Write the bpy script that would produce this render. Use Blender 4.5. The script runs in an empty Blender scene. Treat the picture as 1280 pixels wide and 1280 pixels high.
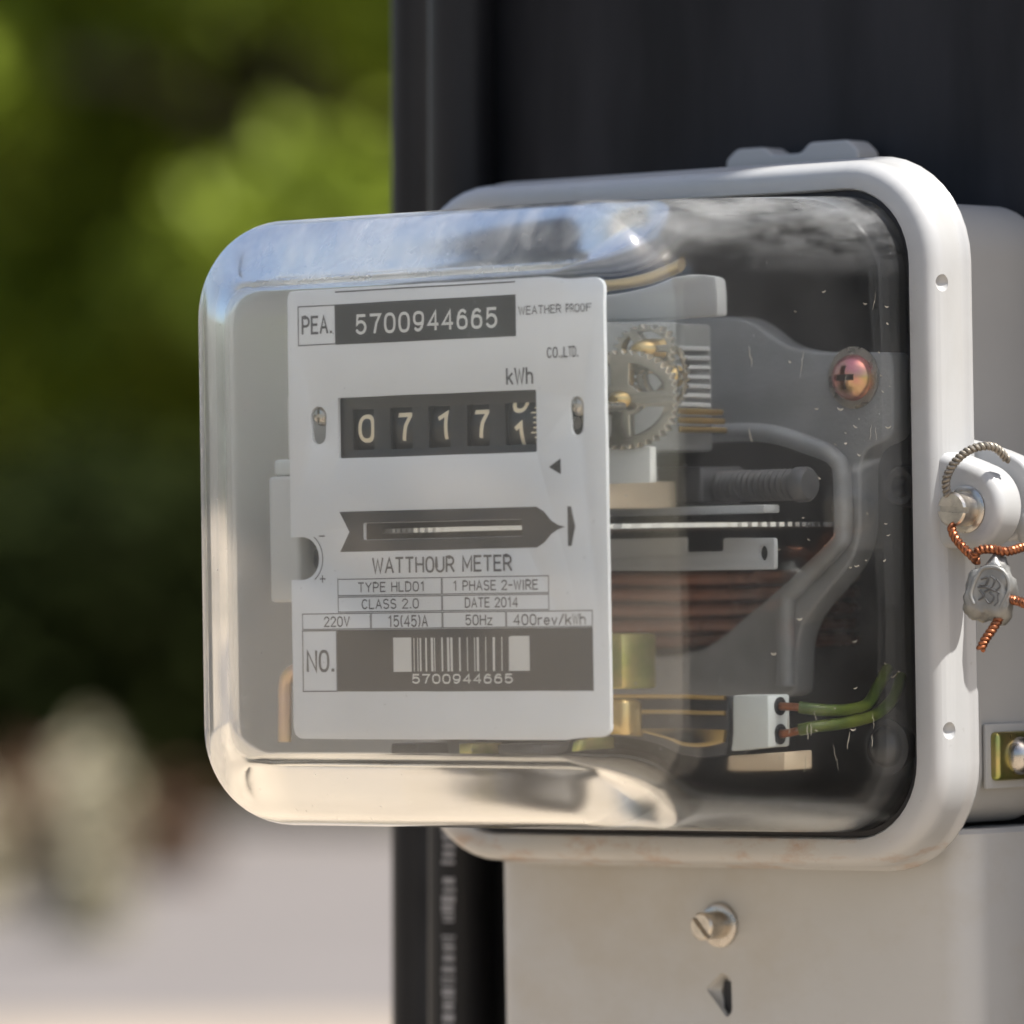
import bpy, bmesh, math, random
from mathutils import Vector, Matrix
random.seed(7)
R = math.radians
MM = 0.001
sc = bpy.context.scene
col = sc.collection

# ------------------------------------------------------------------ camera
TH = R(40)
cam_d = Vector((-math.sin(TH), math.cos(TH), 0))
cam_r = Vector((math.cos(TH), math.sin(TH), 0))
cam_p = Vector((0.9991973, -1.2502256, 0.0016))
cd = bpy.data.cameras.new('camera')
cam = bpy.data.objects.new('camera', cd)
col.objects.link(cam)
cam.location = cam_p
cam.rotation_euler = (R(90), 0, TH)
cd.sensor_width = 36
cd.lens = 225
cd.clip_start = 0.05
cd.clip_end = 600
cd.dof.use_dof = True
cd.dof.focus_distance = 1.548
cd.dof.aperture_fstop = 10.5
sc.camera = cam

# ------------------------------------------------------------------ sky, sun, exposure
SUN = Vector((0.44, 0.14, 0.88)).normalized()
w = bpy.data.worlds.new('World')
sc.world = w
w.use_nodes = True
nt = w.node_tree
sky = nt.nodes.new('ShaderNodeTexSky')
sky.sky_type = 'NISHITA'
sky.sun_disc = False
sky.sun_elevation = math.asin(SUN.z)
sky.sun_rotation = math.atan2(SUN.x, SUN.y)
sky.dust_density = 3.0
sky.ozone_density = 0.8
sky.air_density = 1.0
nt.links.new(sky.outputs[0], nt.nodes['Background'].inputs[0])
nt.nodes['Background'].inputs[1].default_value = 0.108
sl = bpy.data.lights.new('sun', 'SUN')
sl.energy = 5.0
sl.angle = R(0.55)
sl.color = (1.0, 0.965, 0.91)
so = bpy.data.objects.new('sun', sl)
col.objects.link(so)
so.rotation_euler = SUN.to_track_quat('Z', 'Y').to_euler()
so.location = (3, 1, 3)
vs = sc.view_settings
vs.view_transform = 'Standard'
vs.look = 'None'
vs.gamma = 1
vs.exposure = 0.85
sc.cycles.max_bounces = 16
sc.cycles.transmission_bounces = 14
sc.cycles.transparent_max_bounces = 12
sc.cycles.diffuse_bounces = 5
sc.cycles.glossy_bounces = 8
sc.cycles.sample_clamp_indirect = 6

# ------------------------------------------------------------------ materials
M = {}
def mat(name, c, rough=0.5, metal=0.0, var=0.12, scale=40.0, bump=0.0, bscale=300.0, c2=None, spec=None, aniso=None, coat=0, stretch=None):
    m = bpy.data.materials.new(name)
    m.use_nodes = True
    n = m.node_tree.nodes
    l = m.node_tree.links
    p = n['Principled BSDF']
    tc = n.new('ShaderNodeTexCoord')
    src = tc.outputs['Object']
    if stretch:
        mp = n.new('ShaderNodeMapping')
        mp.inputs['Scale'].default_value = stretch
        l.new(src, mp.inputs['Vector'])
        src = mp.outputs[0]
    no = n.new('ShaderNodeTexNoise')
    no.inputs['Scale'].default_value = scale
    no.inputs['Detail'].default_value = 6
    l.new(src, no.inputs['Vector'])
    mx = n.new('ShaderNodeMix')
    mx.data_type = 'RGBA'
    rp = n.new('ShaderNodeMapRange')
    rp.inputs[1].default_value = 0.35
    rp.inputs[2].default_value = 0.65
    l.new(no.outputs[0], rp.inputs[0])
    l.new(rp.outputs[0], mx.inputs[0])
    if c2 is None:
        c2 = tuple(min(1, v * (1 + var)) for v in c)
        c1 = tuple(v * (1 - var) for v in c)
    else:
        c1 = c
    mx.inputs[6].default_value = (*c1, 1)
    mx.inputs[7].default_value = (*c2, 1)
    l.new(mx.outputs[2], p.inputs['Base Color'])
    p.inputs['Metallic'].default_value = metal
    rr = n.new('ShaderNodeMapRange')
    rr.inputs[3].default_value = max(0.02, rough * 0.8)
    rr.inputs[4].default_value = min(1, rough * 1.2)
    l.new(no.outputs[0], rr.inputs[0])
    l.new(rr.outputs[0], p.inputs['Roughness'])
    if spec is not None:
        p.inputs['Specular IOR Level'].default_value = spec
    if coat:
        p.inputs['Coat Weight'].default_value = coat
    if bump:
        bn = n.new('ShaderNodeTexNoise')
        bn.inputs['Scale'].default_value = bscale
        bn.inputs['Detail'].default_value = 4
        l.new(src, bn.inputs['Vector'])
        bu = n.new('ShaderNodeBump')
        bu.inputs['Strength'].default_value = bump
        bu.inputs['Distance'].default_value = 0.0005
        l.new(bn.outputs[0], bu.inputs['Height'])
        l.new(bu.outputs[0], p.inputs['Normal'])
    M[name] = m
    return m

def add_stain(m, colr, scale, lo, hi, stretch=(1, 1, 1), zmax=None, amount=0.6):
    """blotches with a shape of their own laid over a painted surface"""
    n = m.node_tree.nodes
    l = m.node_tree.links
    p = n['Principled BSDF']
    old = p.inputs['Base Color'].links[0].from_socket
    tc = n.new('ShaderNodeTexCoord')
    mp = n.new('ShaderNodeMapping')
    mp.inputs['Scale'].default_value = stretch
    l.new(tc.outputs['Object'], mp.inputs['Vector'])
    no = n.new('ShaderNodeTexNoise')
    no.inputs['Scale'].default_value = scale
    no.inputs['Detail'].default_value = 8
    no.inputs['Roughness'].default_value = 0.65
    l.new(mp.outputs[0], no.inputs['Vector'])
    rp = n.new('ShaderNodeMapRange')
    rp.inputs[1].default_value = lo
    rp.inputs[2].default_value = hi
    rp.inputs[4].default_value = amount
    l.new(no.outputs[0], rp.inputs[0])
    f = rp.outputs[0]
    if zmax is not None:
        sx = n.new('ShaderNodeSeparateXYZ')
        l.new(tc.outputs['Object'], sx.inputs[0])
        r2 = n.new('ShaderNodeMapRange')
        r2.inputs[1].default_value = zmax[0]
        r2.inputs[2].default_value = zmax[1]
        r2.inputs[3].default_value = 1
        r2.inputs[4].default_value = 0
        l.new(sx.outputs[2], r2.inputs[0])
        mu = n.new('ShaderNodeMath')
        mu.operation = 'MULTIPLY'
        l.new(f, mu.inputs[0])
        l.new(r2.outputs[0], mu.inputs[1])
        f = mu.outputs[0]
    mx = n.new('ShaderNodeMix')
    mx.data_type = 'RGBA'
    l.new(f, mx.inputs[0])
    l.new(old, mx.inputs[6])
    mx.inputs[7].default_value = (*colr, 1)
    l.new(mx.outputs[2], p.inputs['Base Color'])

mat('paint', (0.385, 0.387, 0.385), 0.34, var=0.03, scale=25, bump=0.05, bscale=500, coat=0.15)
add_stain(M['paint'], (0.30, 0.17, 0.09), 60, 0.50, 0.64, (1, 1, 2.2), (-0.0810, -0.0775), 0.6)
add_stain(M['paint'], (0.20, 0.17, 0.13), 420, 0.66, 0.72, amount=0.5)
add_stain(M['paint'], (0.30, 0.28, 0.24), 30, 0.50, 0.75, (1, 1, 0.5), amount=0.35)
mat('paint_box', (0.42, 0.42, 0.41), 0.42, var=0.04, scale=18, bump=0.06, bscale=700)
add_stain(M['paint_box'], (0.32, 0.26, 0.17), 14, 0.50, 0.78, (1, 1, 1.3), None, 0.5)
add_stain(M['paint_box'], (0.22, 0.17, 0.12), 420, 0.70, 0.76, amount=0.6)
mat('base_paint', (0.38, 0.38, 0.37), 0.42, var=0.05, scale=20, bump=0.05, bscale=500)
mat('interior_shade', (0.020, 0.020, 0.021), 0.6, var=0.3)  # near-black, stands for the shade inside the base
mat('dried_scale', (0.17, 0.155, 0.125), 0.6, var=0.2, scale=500)
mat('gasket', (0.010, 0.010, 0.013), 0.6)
mat('plate', (0.79, 0.815, 0.845), 0.45, var=0.035, scale=22, bump=0.02)
mat('ink', (0.030, 0.031, 0.033), 0.5, var=0.15, scale=90)
mat('ink_grey', (0.10, 0.10, 0.105), 0.55, var=0.1)
mat('white_print', (0.72, 0.72, 0.70), 0.5, var=0.03)
mat('digit', (0.95, 0.84, 0.62), 0.45, var=0.06)
mat('drum', (0.018, 0.018, 0.018), 0.35)
mat('mask', (0.022, 0.022, 0.023), 0.4)
mat('casting', (0.25, 0.255, 0.265), 0.5, 0.15, var=0.1, scale=80, bump=0.25, bscale=900)
mat('aluminium', (0.80, 0.80, 0.80), 0.25, 1.0, var=0.06)
mat('steel', (0.50, 0.47, 0.43), 0.28, 1.0, var=0.15, scale=200, bump=0.08, bscale=900)
mat('nickel', (0.58, 0.53, 0.46), 0.33, 1.0, var=0.2, scale=300, bump=0.15, bscale=1500)
mat('brass', (0.62, 0.45, 0.20), 0.3, 1.0, var=0.15)
mat('gear_brass', (0.46, 0.42, 0.35), 0.2, 0.9, var=0.2, scale=90)
mat('zinc_yellow', (0.50, 0.40, 0.16), 0.3, 0.9, c2=(0.30, 0.34, 0.10), scale=160)
mat('zinc_pink', (0.60, 0.44, 0.20), 0.25, 0.85, c2=(0.75, 0.28, 0.30), scale=190)
mat('zinc_green', (0.16, 0.19, 0.03), 0.35, 0.7, var=0.3)
mat('plastic_white', (0.62, 0.63, 0.62), 0.4, var=0.04)
mat('plastic_grey', (0.36, 0.37, 0.38), 0.4, var=0.06)
mat('plastic_dull', (0.17, 0.175, 0.18), 0.35, var=0.12, scale=120)
mat('ceramic', (0.62, 0.66, 0.66), 0.3, var=0.04)
mat('cream', (0.62, 0.50, 0.36), 0.6, var=0.08)
mat('dark_metal', (0.07, 0.07, 0.075), 0.4, 0.5, var=0.2)
mat('copper', (0.26, 0.10, 0.05), 0.35, 0.9, var=0.2, scale=400, bump=0.1, bscale=2000)
mat('enamel', (0.13, 0.045, 0.022), 0.28, 0.2, var=0.3, scale=100)
mat('wire_grey', (0.20, 0.18, 0.15), 0.45, 0.5, var=0.3, scale=350)
mat('wire_green', (0.04, 0.075, 0.008), 0.3, c2=(0.12, 0.14, 0.015), scale=60)
mat('lead', (0.24, 0.24, 0.23), 0.5, 0.6, var=0.2, scale=180, bump=0.35, bscale=350)
add_stain(M['lead'], (0.45, 0.33, 0.12), 120, 0.52, 0.66, (1, 1, 1), (-0.028, -0.022), 0.8)
mat('lead_dark', (0.09, 0.09, 0.09), 0.6, 0.4)
mat('cable', (0.009, 0.009, 0.010), 0.45, spec=0.25, var=0.2, scale=30, bump=0.05)
mat('cable_print', (0.24, 0.24, 0.25), 0.6)
mat('board', (0.015, 0.015, 0.0165), 0.65, spec=0.2, var=0.45, scale=30, bump=0.3, bscale=220, stretch=(1.6, 1.6, 0.35))
mat('pink_copper', (0.72, 0.50, 0.42), 0.35, 0.5, c2=(0.70, 0.52, 0.25), scale=80)
mat('sand', (0.33, 0.27, 0.20), 0.9, var=0.18, scale=1.5, bump=0.3, bscale=20)
mat('concrete', (0.135, 0.120, 0.110), 0.85, var=0.08, scale=0.8)
mat('bark', (0.10, 0.075, 0.05), 0.9, var=0.3, scale=8)
mat('leaf', (0.12, 0.165, 0.012), 0.5, spec=0.15, c2=(0.25, 0.31, 0.03), scale=0.9)
mat('leaf_shaded', (0.014, 0.020, 0.006), 0.8, spec=0.02, c2=(0.030, 0.036, 0.010), scale=0.9)  # shade under the tree crowns put into the leaf colour
mat('leaf_mid', (0.045, 0.070, 0.010), 0.8, spec=0.05, c2=(0.085, 0.115, 0.018), scale=0.6)
mat('leaf_pale', (0.50, 0.45, 0.34), 0.7, spec=0.1, c2=(0.30, 0.27, 0.16), scale=5)
mat('leaf_brown', (0.17, 0.095, 0.06), 0.8, spec=0.1, c2=(0.10, 0.07, 0.04), scale=5)
mat('plaster', (0.55, 0.53, 0.50), 0.8, var=0.06, scale=2)

def glass_mat():
    m = bpy.data.materials.new('cover_glass')
    m.use_nodes = True
    n = m.node_tree.nodes
    l = m.node_tree.links
    for x in list(n):
        n.remove(x)
    out = n.new('ShaderNodeOutputMaterial')
    g = n.new('ShaderNodeBsdfGlass')
    g.inputs['IOR'].default_value = 1.5
    g.inputs['Roughness'].default_value = 0.0
    g.inputs['Color'].default_value = (0.985, 0.99, 0.985, 1)
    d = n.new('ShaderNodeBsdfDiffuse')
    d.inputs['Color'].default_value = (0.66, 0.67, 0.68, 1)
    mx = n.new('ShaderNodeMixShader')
    tc = n.new('ShaderNodeTexCoord')
    # film of dust, uneven, and short pale scratches
    a = n.new('ShaderNodeTexNoise')
    a.inputs['Scale'].default_value = 22
    a.inputs['Detail'].default_value = 9
    a.inputs['Roughness'].default_value = 0.6
    l.new(tc.outputs['Object'], a.inputs['Vector'])
    ar = n.new('ShaderNodeMapRange')
    ar.inputs[1].default_value = 0.35
    ar.inputs[2].default_value = 0.75
    ar.inputs[3].default_value = 0.004
    ar.inputs[4].default_value = 0.032
    l.new(a.outputs[0], ar.inputs[0])
    b = n.new('ShaderNodeTexNoise')
    b.inputs['Scale'].default_value = 900
    b.inputs['Detail'].default_value = 2
    l.new(tc.outputs['Object'], b.inputs['Vector'])
    br = n.new('ShaderNodeMapRange')
    br.inputs[1].default_value = 0.735
    br.inputs[2].default_value = 0.80
    br.inputs[4].default_value = 0.35
    l.new(b.outputs[0], br.inputs[0])
    ad = n.new('ShaderNodeMath')
    ad.operation = 'ADD'
    l.new(ar.outputs[0], ad.inputs[0])
    l.new(br.outputs[0], ad.inputs[1])
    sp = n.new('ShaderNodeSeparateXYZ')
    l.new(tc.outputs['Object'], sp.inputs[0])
    fr_ = n.new('ShaderNodeMapRange')          # dust film plus a painted sky veil on the flat front window
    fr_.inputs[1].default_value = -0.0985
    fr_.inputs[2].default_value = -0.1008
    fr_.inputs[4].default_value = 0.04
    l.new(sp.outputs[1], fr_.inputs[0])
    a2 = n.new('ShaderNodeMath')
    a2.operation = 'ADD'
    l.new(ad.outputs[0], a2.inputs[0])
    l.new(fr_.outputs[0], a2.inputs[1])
    lf = n.new('ShaderNodeMapRange')           # pale haze painted into the left wall to brighten it
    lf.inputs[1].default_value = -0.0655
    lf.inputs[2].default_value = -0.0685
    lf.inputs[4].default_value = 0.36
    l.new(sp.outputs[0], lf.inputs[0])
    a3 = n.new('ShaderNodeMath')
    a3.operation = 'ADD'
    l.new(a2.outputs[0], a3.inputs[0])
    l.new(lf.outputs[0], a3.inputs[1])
    tz = n.new('ShaderNodeMapRange')           # scuffed dust film on top, thickened to paint the sun's hazy streak
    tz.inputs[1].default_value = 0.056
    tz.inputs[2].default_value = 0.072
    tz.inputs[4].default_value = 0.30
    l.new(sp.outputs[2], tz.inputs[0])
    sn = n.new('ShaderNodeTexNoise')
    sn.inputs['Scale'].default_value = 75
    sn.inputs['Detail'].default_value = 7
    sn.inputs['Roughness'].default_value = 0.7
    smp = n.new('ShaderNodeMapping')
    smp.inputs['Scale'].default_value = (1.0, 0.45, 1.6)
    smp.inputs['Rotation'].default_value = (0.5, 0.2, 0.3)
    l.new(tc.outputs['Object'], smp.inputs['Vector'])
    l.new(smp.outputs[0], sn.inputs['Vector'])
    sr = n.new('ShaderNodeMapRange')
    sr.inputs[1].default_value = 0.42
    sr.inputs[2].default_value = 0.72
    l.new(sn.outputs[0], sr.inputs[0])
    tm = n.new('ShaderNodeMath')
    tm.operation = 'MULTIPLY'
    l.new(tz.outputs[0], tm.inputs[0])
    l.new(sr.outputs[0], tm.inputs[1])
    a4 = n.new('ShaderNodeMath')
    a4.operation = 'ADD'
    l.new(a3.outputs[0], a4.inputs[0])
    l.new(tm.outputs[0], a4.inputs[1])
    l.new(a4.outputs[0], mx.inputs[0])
    # moulded surface: slow waves that bend what lies behind
    wv = n.new('ShaderNodeTexNoise')
    wv.inputs['Scale'].default_value = 28
    wv.inputs['Detail'].default_value = 1
    l.new(tc.outputs['Object'], wv.inputs['Vector'])
    bu = n.new('ShaderNodeBump')
    bu.inputs['Strength'].default_value = 0.10
    bu.inputs['Distance'].default_value = 0.004
    l.new(wv.outputs[0], bu.inputs['Height'])
    l.new(bu.outputs[0], g.inputs['Normal'])
    az = n.new('ShaderNodeMath')
    az.operation = 'ABSOLUTE'
    l.new(sp.outputs[2], az.inputs[0])
    rz = n.new('ShaderNodeMapRange')           # pressed edges above and below are slightly frosted
    rz.inputs[1].default_value = 0.0565
    rz.inputs[2].default_value = 0.0610
    rz.inputs[3].default_value = 0.055
    rz.inputs[4].default_value = 0.10
    l.new(az.outputs[0], rz.inputs[0])
    l.new(rz.outputs[0], g.inputs['Roughness'])
    l.new(g.outputs[0], mx.inputs[1])
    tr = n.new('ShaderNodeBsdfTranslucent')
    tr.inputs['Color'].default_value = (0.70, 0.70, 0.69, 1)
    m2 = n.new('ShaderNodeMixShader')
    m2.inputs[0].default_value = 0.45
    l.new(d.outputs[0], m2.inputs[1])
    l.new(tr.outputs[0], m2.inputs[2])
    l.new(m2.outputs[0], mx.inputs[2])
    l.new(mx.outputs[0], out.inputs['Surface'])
    M['glass'] = m
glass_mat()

# ------------------------------------------------------------------ mesh helpers (millimetres in, metres out)
def finish(name, me, m, parent=None, smooth=True, ang=38):
    if smooth:
        me.polygons.foreach_set('use_smooth', [True] * len(me.polygons))
        me.set_sharp_from_angle(angle=R(ang))
    if m:
        me.materials.clear()
        me.materials.append(M[m])
    o = bpy.data.objects.new(name, me)
    col.objects.link(o)
    if parent:
        o.parent = parent
    return o

def from_bm(name, bm, m, parent=None, smooth=True, ang=38, scale=MM):
    bmesh.ops.recalc_face_normals(bm, faces=bm.faces)
    me = bpy.data.meshes.new(name)
    bm.to_mesh(me)
    bm.free()
    if scale != 1:
        me.transform(Matrix.Scale(scale, 4))
    return finish(name, me, m, parent, smooth, ang)

def box_bm(x0, x1, y0, y1, z0, z1, bev=0.0, seg=2, bm=None):
    b = bmesh.new()
    bmesh.ops.create_cube(b, size=1)
    for v in b.verts:
        v.co = Vector(((x0 + x1) / 2 + v.co.x * (x1 - x0), (y0 + y1) / 2 + v.co.y * (y1 - y0), (z0 + z1) / 2 + v.co.z * (z1 - z0)))
    if bev:
        bmesh.ops.bevel(b, geom=b.edges[:], offset=bev, segments=seg, affect='EDGES', profile=0.5)
    if bm is not None:
        me = bpy.data.meshes.new('tmp')
        b.to_mesh(me); b.free()
        bm.from_mesh(me)
        bpy.data.meshes.remove(me)
        return bm
    return b

def box(name, x0, x1, y0, y1, z0, z1, m, parent=None, bev=0.4, seg=2):
    return from_bm(name, box_bm(x0, x1, y0, y1, z0, z1, bev, seg), m, parent)

def rrect(a, b, r, n=8, ne=1):
    """rounded rectangle, half sizes a,b -> points (u,v), counterclockwise"""
    pts = []
    for cx, cy, t0 in ((a - r, b - r, 0), (-a + r, b - r, 90), (-a + r, -b + r, 180), (a - r, -b + r, 270)):
        for i in range(n + 1):
            t = R(t0 + 90 * i / n)
            pts.append((cx + r * math.cos(t), cy + r * math.sin(t)))
    return pts

def loft(bm, rings, cap0=False, cap1=False, cyclic=False):
    vr = [[bm.verts.new(p) for p in ring] for ring in rings]
    n = len(vr[0])
    k = len(vr)
    for i in range(k if cyclic else k - 1):
        A, B = vr[i], vr[(i + 1) % k]
        for j in range(n):
            bm.faces.new((A[j], A[(j + 1) % n], B[(j + 1) % n], B[j]))
    if cap0:
        bm.faces.new(vr[0][::-1])
    if cap1:
        bm.faces.new(vr[-1])
    return vr

def lathe(profile, n=32, axis='y', c=(0, 0, 0), bm=None):
    """profile: (radius, along axis); closed at radius 0"""
    bm = bm or bmesh.new()
    rings = []
    for r_, h in profile:
        r_ = max(r_, 0.001)
        ring = []
        for i in range(n):
            t = 2 * math.pi * i / n
            u, v = r_ * math.cos(t), r_ * math.sin(t)
            p = {'y': (u, h, v), 'x': (h, u, v), 'z': (u, v, h)}[axis]
            ring.append((c[0] + p[0], c[1] + p[1], c[2] + p[2]))
        rings.append(ring)
    loft(bm, rings, True, True)
    return bm

def catmull(pts, sub=8):
    P = [Vector(p) for p in pts]
    P = [P[0] * 2 - P[1]] + P + [P[-1] * 2 - P[-2]]
    out = []
    for i in range(1, len(P) - 2):
        for k in range(sub):
            t = k / sub
            a, b, c_, d_ = P[i - 1:i + 3]
            out.append(0.5 * ((2 * b) + (c_ - a) * t + (2 * a - 5 * b + 4 * c_ - d_) * t * t + (3 * b - a - 3 * c_ + d_) * t ** 3))
    out.append(P[-2])
    return out

def frames(path):
    T = [(path[min(i + 1, len(path) - 1)] - path[max(i - 1, 0)]).normalized() for i in range(len(path))]
    up = Vector((0.3, 0.2, 1)).normalized()
    if abs(T[0].dot(up)) > 0.9:
        up = Vector((1, 0.2, 0)).normalized()
    N = [(up - T[0] * up.dot(T[0])).normalized()]
    for i in range(1, len(path)):
        v = N[-1] - T[i] * N[-1].dot(T[i])
        N.append(v.normalized())
    return [(T[i], N[i], T[i].cross(N[i])) for i in range(len(path))]

def tube(pts, r, n=10, sub=8, bm=None, raw=False):
    bm = bm or bmesh.new()
    path = [Vector(p) for p in pts] if raw else catmull(pts, sub)
    fr = frames(path)
    rings = []
    for p, (t, a, b) in zip(path, fr):
        rings.append([p + (a * math.cos(2 * math.pi * i / n) + b * math.sin(2 * math.pi * i / n)) * r for i in range(n)])
    loft(bm, rings, True, True)
    return bm

def twisted(pts, rc, rs, pitch, strands=2, n=7):
    bm = bmesh.new()
    path = catmull(pts, 40)
    fr = frames(path)
    s = 0
    S = [0]
    for i in range(1, len(path)):
        s += (path[i] - path[i - 1]).length
        S.append(s)
    for k in range(strands):
        hp = [p + (a * math.cos(2 * math.pi * (S[i] / pitch + k / strands)) + b * math.sin(2 * math.pi * (S[i] / pitch + k / strands))) * rc
              for i, (p, (t, a, b)) in enumerate(zip(path, fr))]
        tube(hp, rs, n, bm=bm, raw=True)
    return bm

def outline(name, loops, yc, half, m, parent=None, bev=0.0, res=2, ang=38):
    """filled outline with holes in the x-z plane, thickness 2*half around y=yc (bevel grows outward)"""
    cu = bpy.data.curves.new(name, 'CURVE')
    cu.dimensions = '2D'
    cu.fill_mode = 'BOTH'
    cu.extrude = half - bev
    cu.bevel_depth = bev
    cu.bevel_resolution = res
    cu.offset = -bev
    for lp in loops:
        s = cu.splines.new('POLY')
        s.points.add(len(lp) - 1)
        for i, (x, z) in enumerate(lp):
            s.points[i].co = (x, z, 0, 1)
        s.use_cyclic_u = True
    o = bpy.data.objects.new(name, cu)
    me = bpy.data.meshes.new_from_object(o)
    bpy.data.objects.remove(o)
    bpy.data.curves.remove(cu)
    mm = Matrix(((1, 0, 0, 0), (0, 0, -1, yc), (0, 1, 0, 0), (0, 0, 0, 1)))
    me.transform(Matrix.Scale(MM, 4) @ mm)
    bm = bmesh.new()
    bm.from_mesh(me)
    bmesh.ops.remove_doubles(bm, verts=bm.verts, dist=1e-7)
    bm.to_mesh(me)
    bm.free()
    me.name = name
    return finish(name, me, m, parent, True, ang)

def rr_at(cx, cz, a, b, r, n=6):
    return [(cx + u, cz + v) for u, v in rrect(a, b, r, n)]

def fillet(poly, rad, n=5):
    """round the corners of a polygon; rad a number or list"""
    out = []
    N = len(poly)
    for i in range(N):
        p0, p, p1 = Vector(poly[i - 1]), Vector(poly[i]), Vector(poly[(i + 1) % N])
        r_ = rad[i] if isinstance(rad, (list, tuple)) else rad
        d0, d1 = (p0 - p), (p1 - p)
        k = min(r_, d0.length * 0.48, d1.length * 0.48)
        a, b = p + d0.normalized() * k, p + d1.normalized() * k
        for j in range(n + 1):
            t = j / n
            q = a * (1 - t) ** 2 + p * 2 * t * (1 - t) + b * t * t
            out.append((q.x, q.y))
    return out

def EA(cx, cy, rx, ry, t0, t1, n=14):
    return [(cx + rx * math.cos(R(t0 + (t1 - t0) * k / n)), cy + ry * math.sin(R(t0 + (t1 - t0) * k / n))) for k in range(n + 1)]

def OV(cx, cy, rx, ry, n=28, p=2.6):
    out = []
    for k in range(n):
        t = 2 * math.pi * k / n
        c_, s_ = math.cos(t), math.sin(t)
        out.append((cx + rx * math.copysign(abs(c_) ** (2 / p), c_), cy + ry * math.copysign(abs(s_) ** (2 / p), s_)))
    return out + [out[0]]

# condensed gothic lettering: strokes on a grid 1 wide (or as given) and 2 high
GL = {
 '0': (1, [OV(.5, 1, .5, 1)]), 'O': (1, [OV(.5, 1, .5, 1)]),
 '1': (.7, [[(.12, 1.62), (.48, 2), (.48, 0)]]),
 '2': (1, [EA(.5, 1.48, .47, .52, 175, -25) + [(0.02, 0), (1, 0)]]),
 '4': (1, [[(.76, 0), (.76, 2), (0, .58), (1, .58)]]),
 '5': (1, [[(.92, 2), (.14, 2), (.07, 1.02)] + EA(.48, .66, .5, .66, 120, -150)]),
 '6': (1, [OV(.5, .64, .47, .64), [(.86, 1.78), (.66, 1.98), (.42, 1.96), (.2, 1.7), (.08, 1.25), (.04, .8)]]),
 '7': (1, [[(0, 2), (1, 2), (.62, 1.1), (.42, 0)]]),
 '9': (1, [OV(.5, 1.36, .47, .64), [(.14, .22), (.34, .02), (.58, .04), (.8, .3), (.92, .75), (.96, 1.2)]]),
 'A': (1.05, [[(0, 0), (.52, 2), (1.05, 0)], [(.2, .66), (.85, .66)]]),
 'C': (1, [EA(.52, 1, .52, 1, 42, 318, 20)]),
 'D': (1, [[(0, 0), (0, 2), (.42, 2)] + EA(.42, 1.35, .56, .65, 90, 0, 8) + EA(.42, .65, .56, .65, 0, -90, 8) + [(0, 0)]]),
 'E': (.9, [[(.9, 2), (0, 2), (0, 0), (.9, 0)], [(0, 1.05), (.78, 1.05)]]),
 'F': (.9, [[(.9, 2), (0, 2), (0, 0)], [(0, 1.05), (.78, 1.05)]]),
 'H': (1, [[(0, 0), (0, 2)], [(1, 0), (1, 2)], [(0, 1.05), (1, 1.05)]]),
 'I': (.2, [[(.1, 0), (.1, 2)]]),
 'L': (.85, [[(0, 2), (0, 0), (.85, 0)]]),
 'M': (1.15, [[(0, 0), (0, 2), (.57, .5), (1.15, 2), (1.15, 0)]]),
 'N': (1, [[(0, 0), (0, 2), (1, 0), (1, 2)]]),
 'P': (.95, [[(0, 0), (0, 2), (.5, 2)] + EA(.5, 1.45, .45, .55, 90, -90, 12) + [(0, .9)]]),
 'R': (1, [[(0, 0), (0, 2), (.5, 2)] + EA(.5, 1.47, .45, .53, 90, -90, 12) + [(0, .94)], [(.5, .94), (1, 0)]]),
 'S': (1, [EA(.5, 1.5, .46, .5, 30, 250, 12) + EA(.5, .5, .48, .52, 70, -150, 12)]),
 'T': (1, [[(0, 2), (1, 2)], [(.5, 2), (.5, 0)]]),
 'U': (1, [[(0, 2), (0, .6)] + EA(.5, .6, .5, .6, 180, 360, 12) + [(1, 2)]]),
 'V': (1.05, [[(0, 2), (.52, 0), (1.05, 2)]]),
 'W': (1.35, [[(0, 2), (.33, 0), (.67, 1.8), (1.02, 0), (1.35, 2)]]),
 'Y': (1.05, [[(0, 2), (.52, .95), (1.05, 2)], [(.52, .95), (.52, 0)]]),
 'k': (.85, [[(0, 0), (0, 2)], [(.8, 1.35), (.05, .6)], [(.3, .85), (.85, 0)]]),
 'h': (.85, [[(0, 0), (0, 2)], [(0, .95)] + EA(.43, .95, .42, .4, 150, 0, 8) + [(.85, 0)]]),
 'r': (.6, [[(0, 0), (0, 1.35)], [(0, .9), (.2, 1.25), (.6, 1.33)]]),
 'e': (.9, [[(.04, .7), (.86, .7)] + EA(.45, .68, .43, .66, 5, 320, 16)]),
 'v': (.85, [[(0, 1.35), (.42, 0), (.85, 1.35)]]),
 'z': (.8, [[(.02, 1.35), (.8, 1.35), (0, 0), (.82, 0)]]),
 '/': (.7, [[(0, 0), (.7, 2)]]),
 '(': (.4, [EA(.5, 1, .42, 1.15, 115, 245, 10)]), ')': (.4, [EA(-.1, 1, .42, 1.15, 65, -65, 10)]),
 '.': (.2, [[(.02, .06), (.2, .06)]]), ',': (.2, [[(.14, .22), (.02, -.2)]]), '-': (.7, [[(0, 1), (.7, 1)]]),
}

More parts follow.
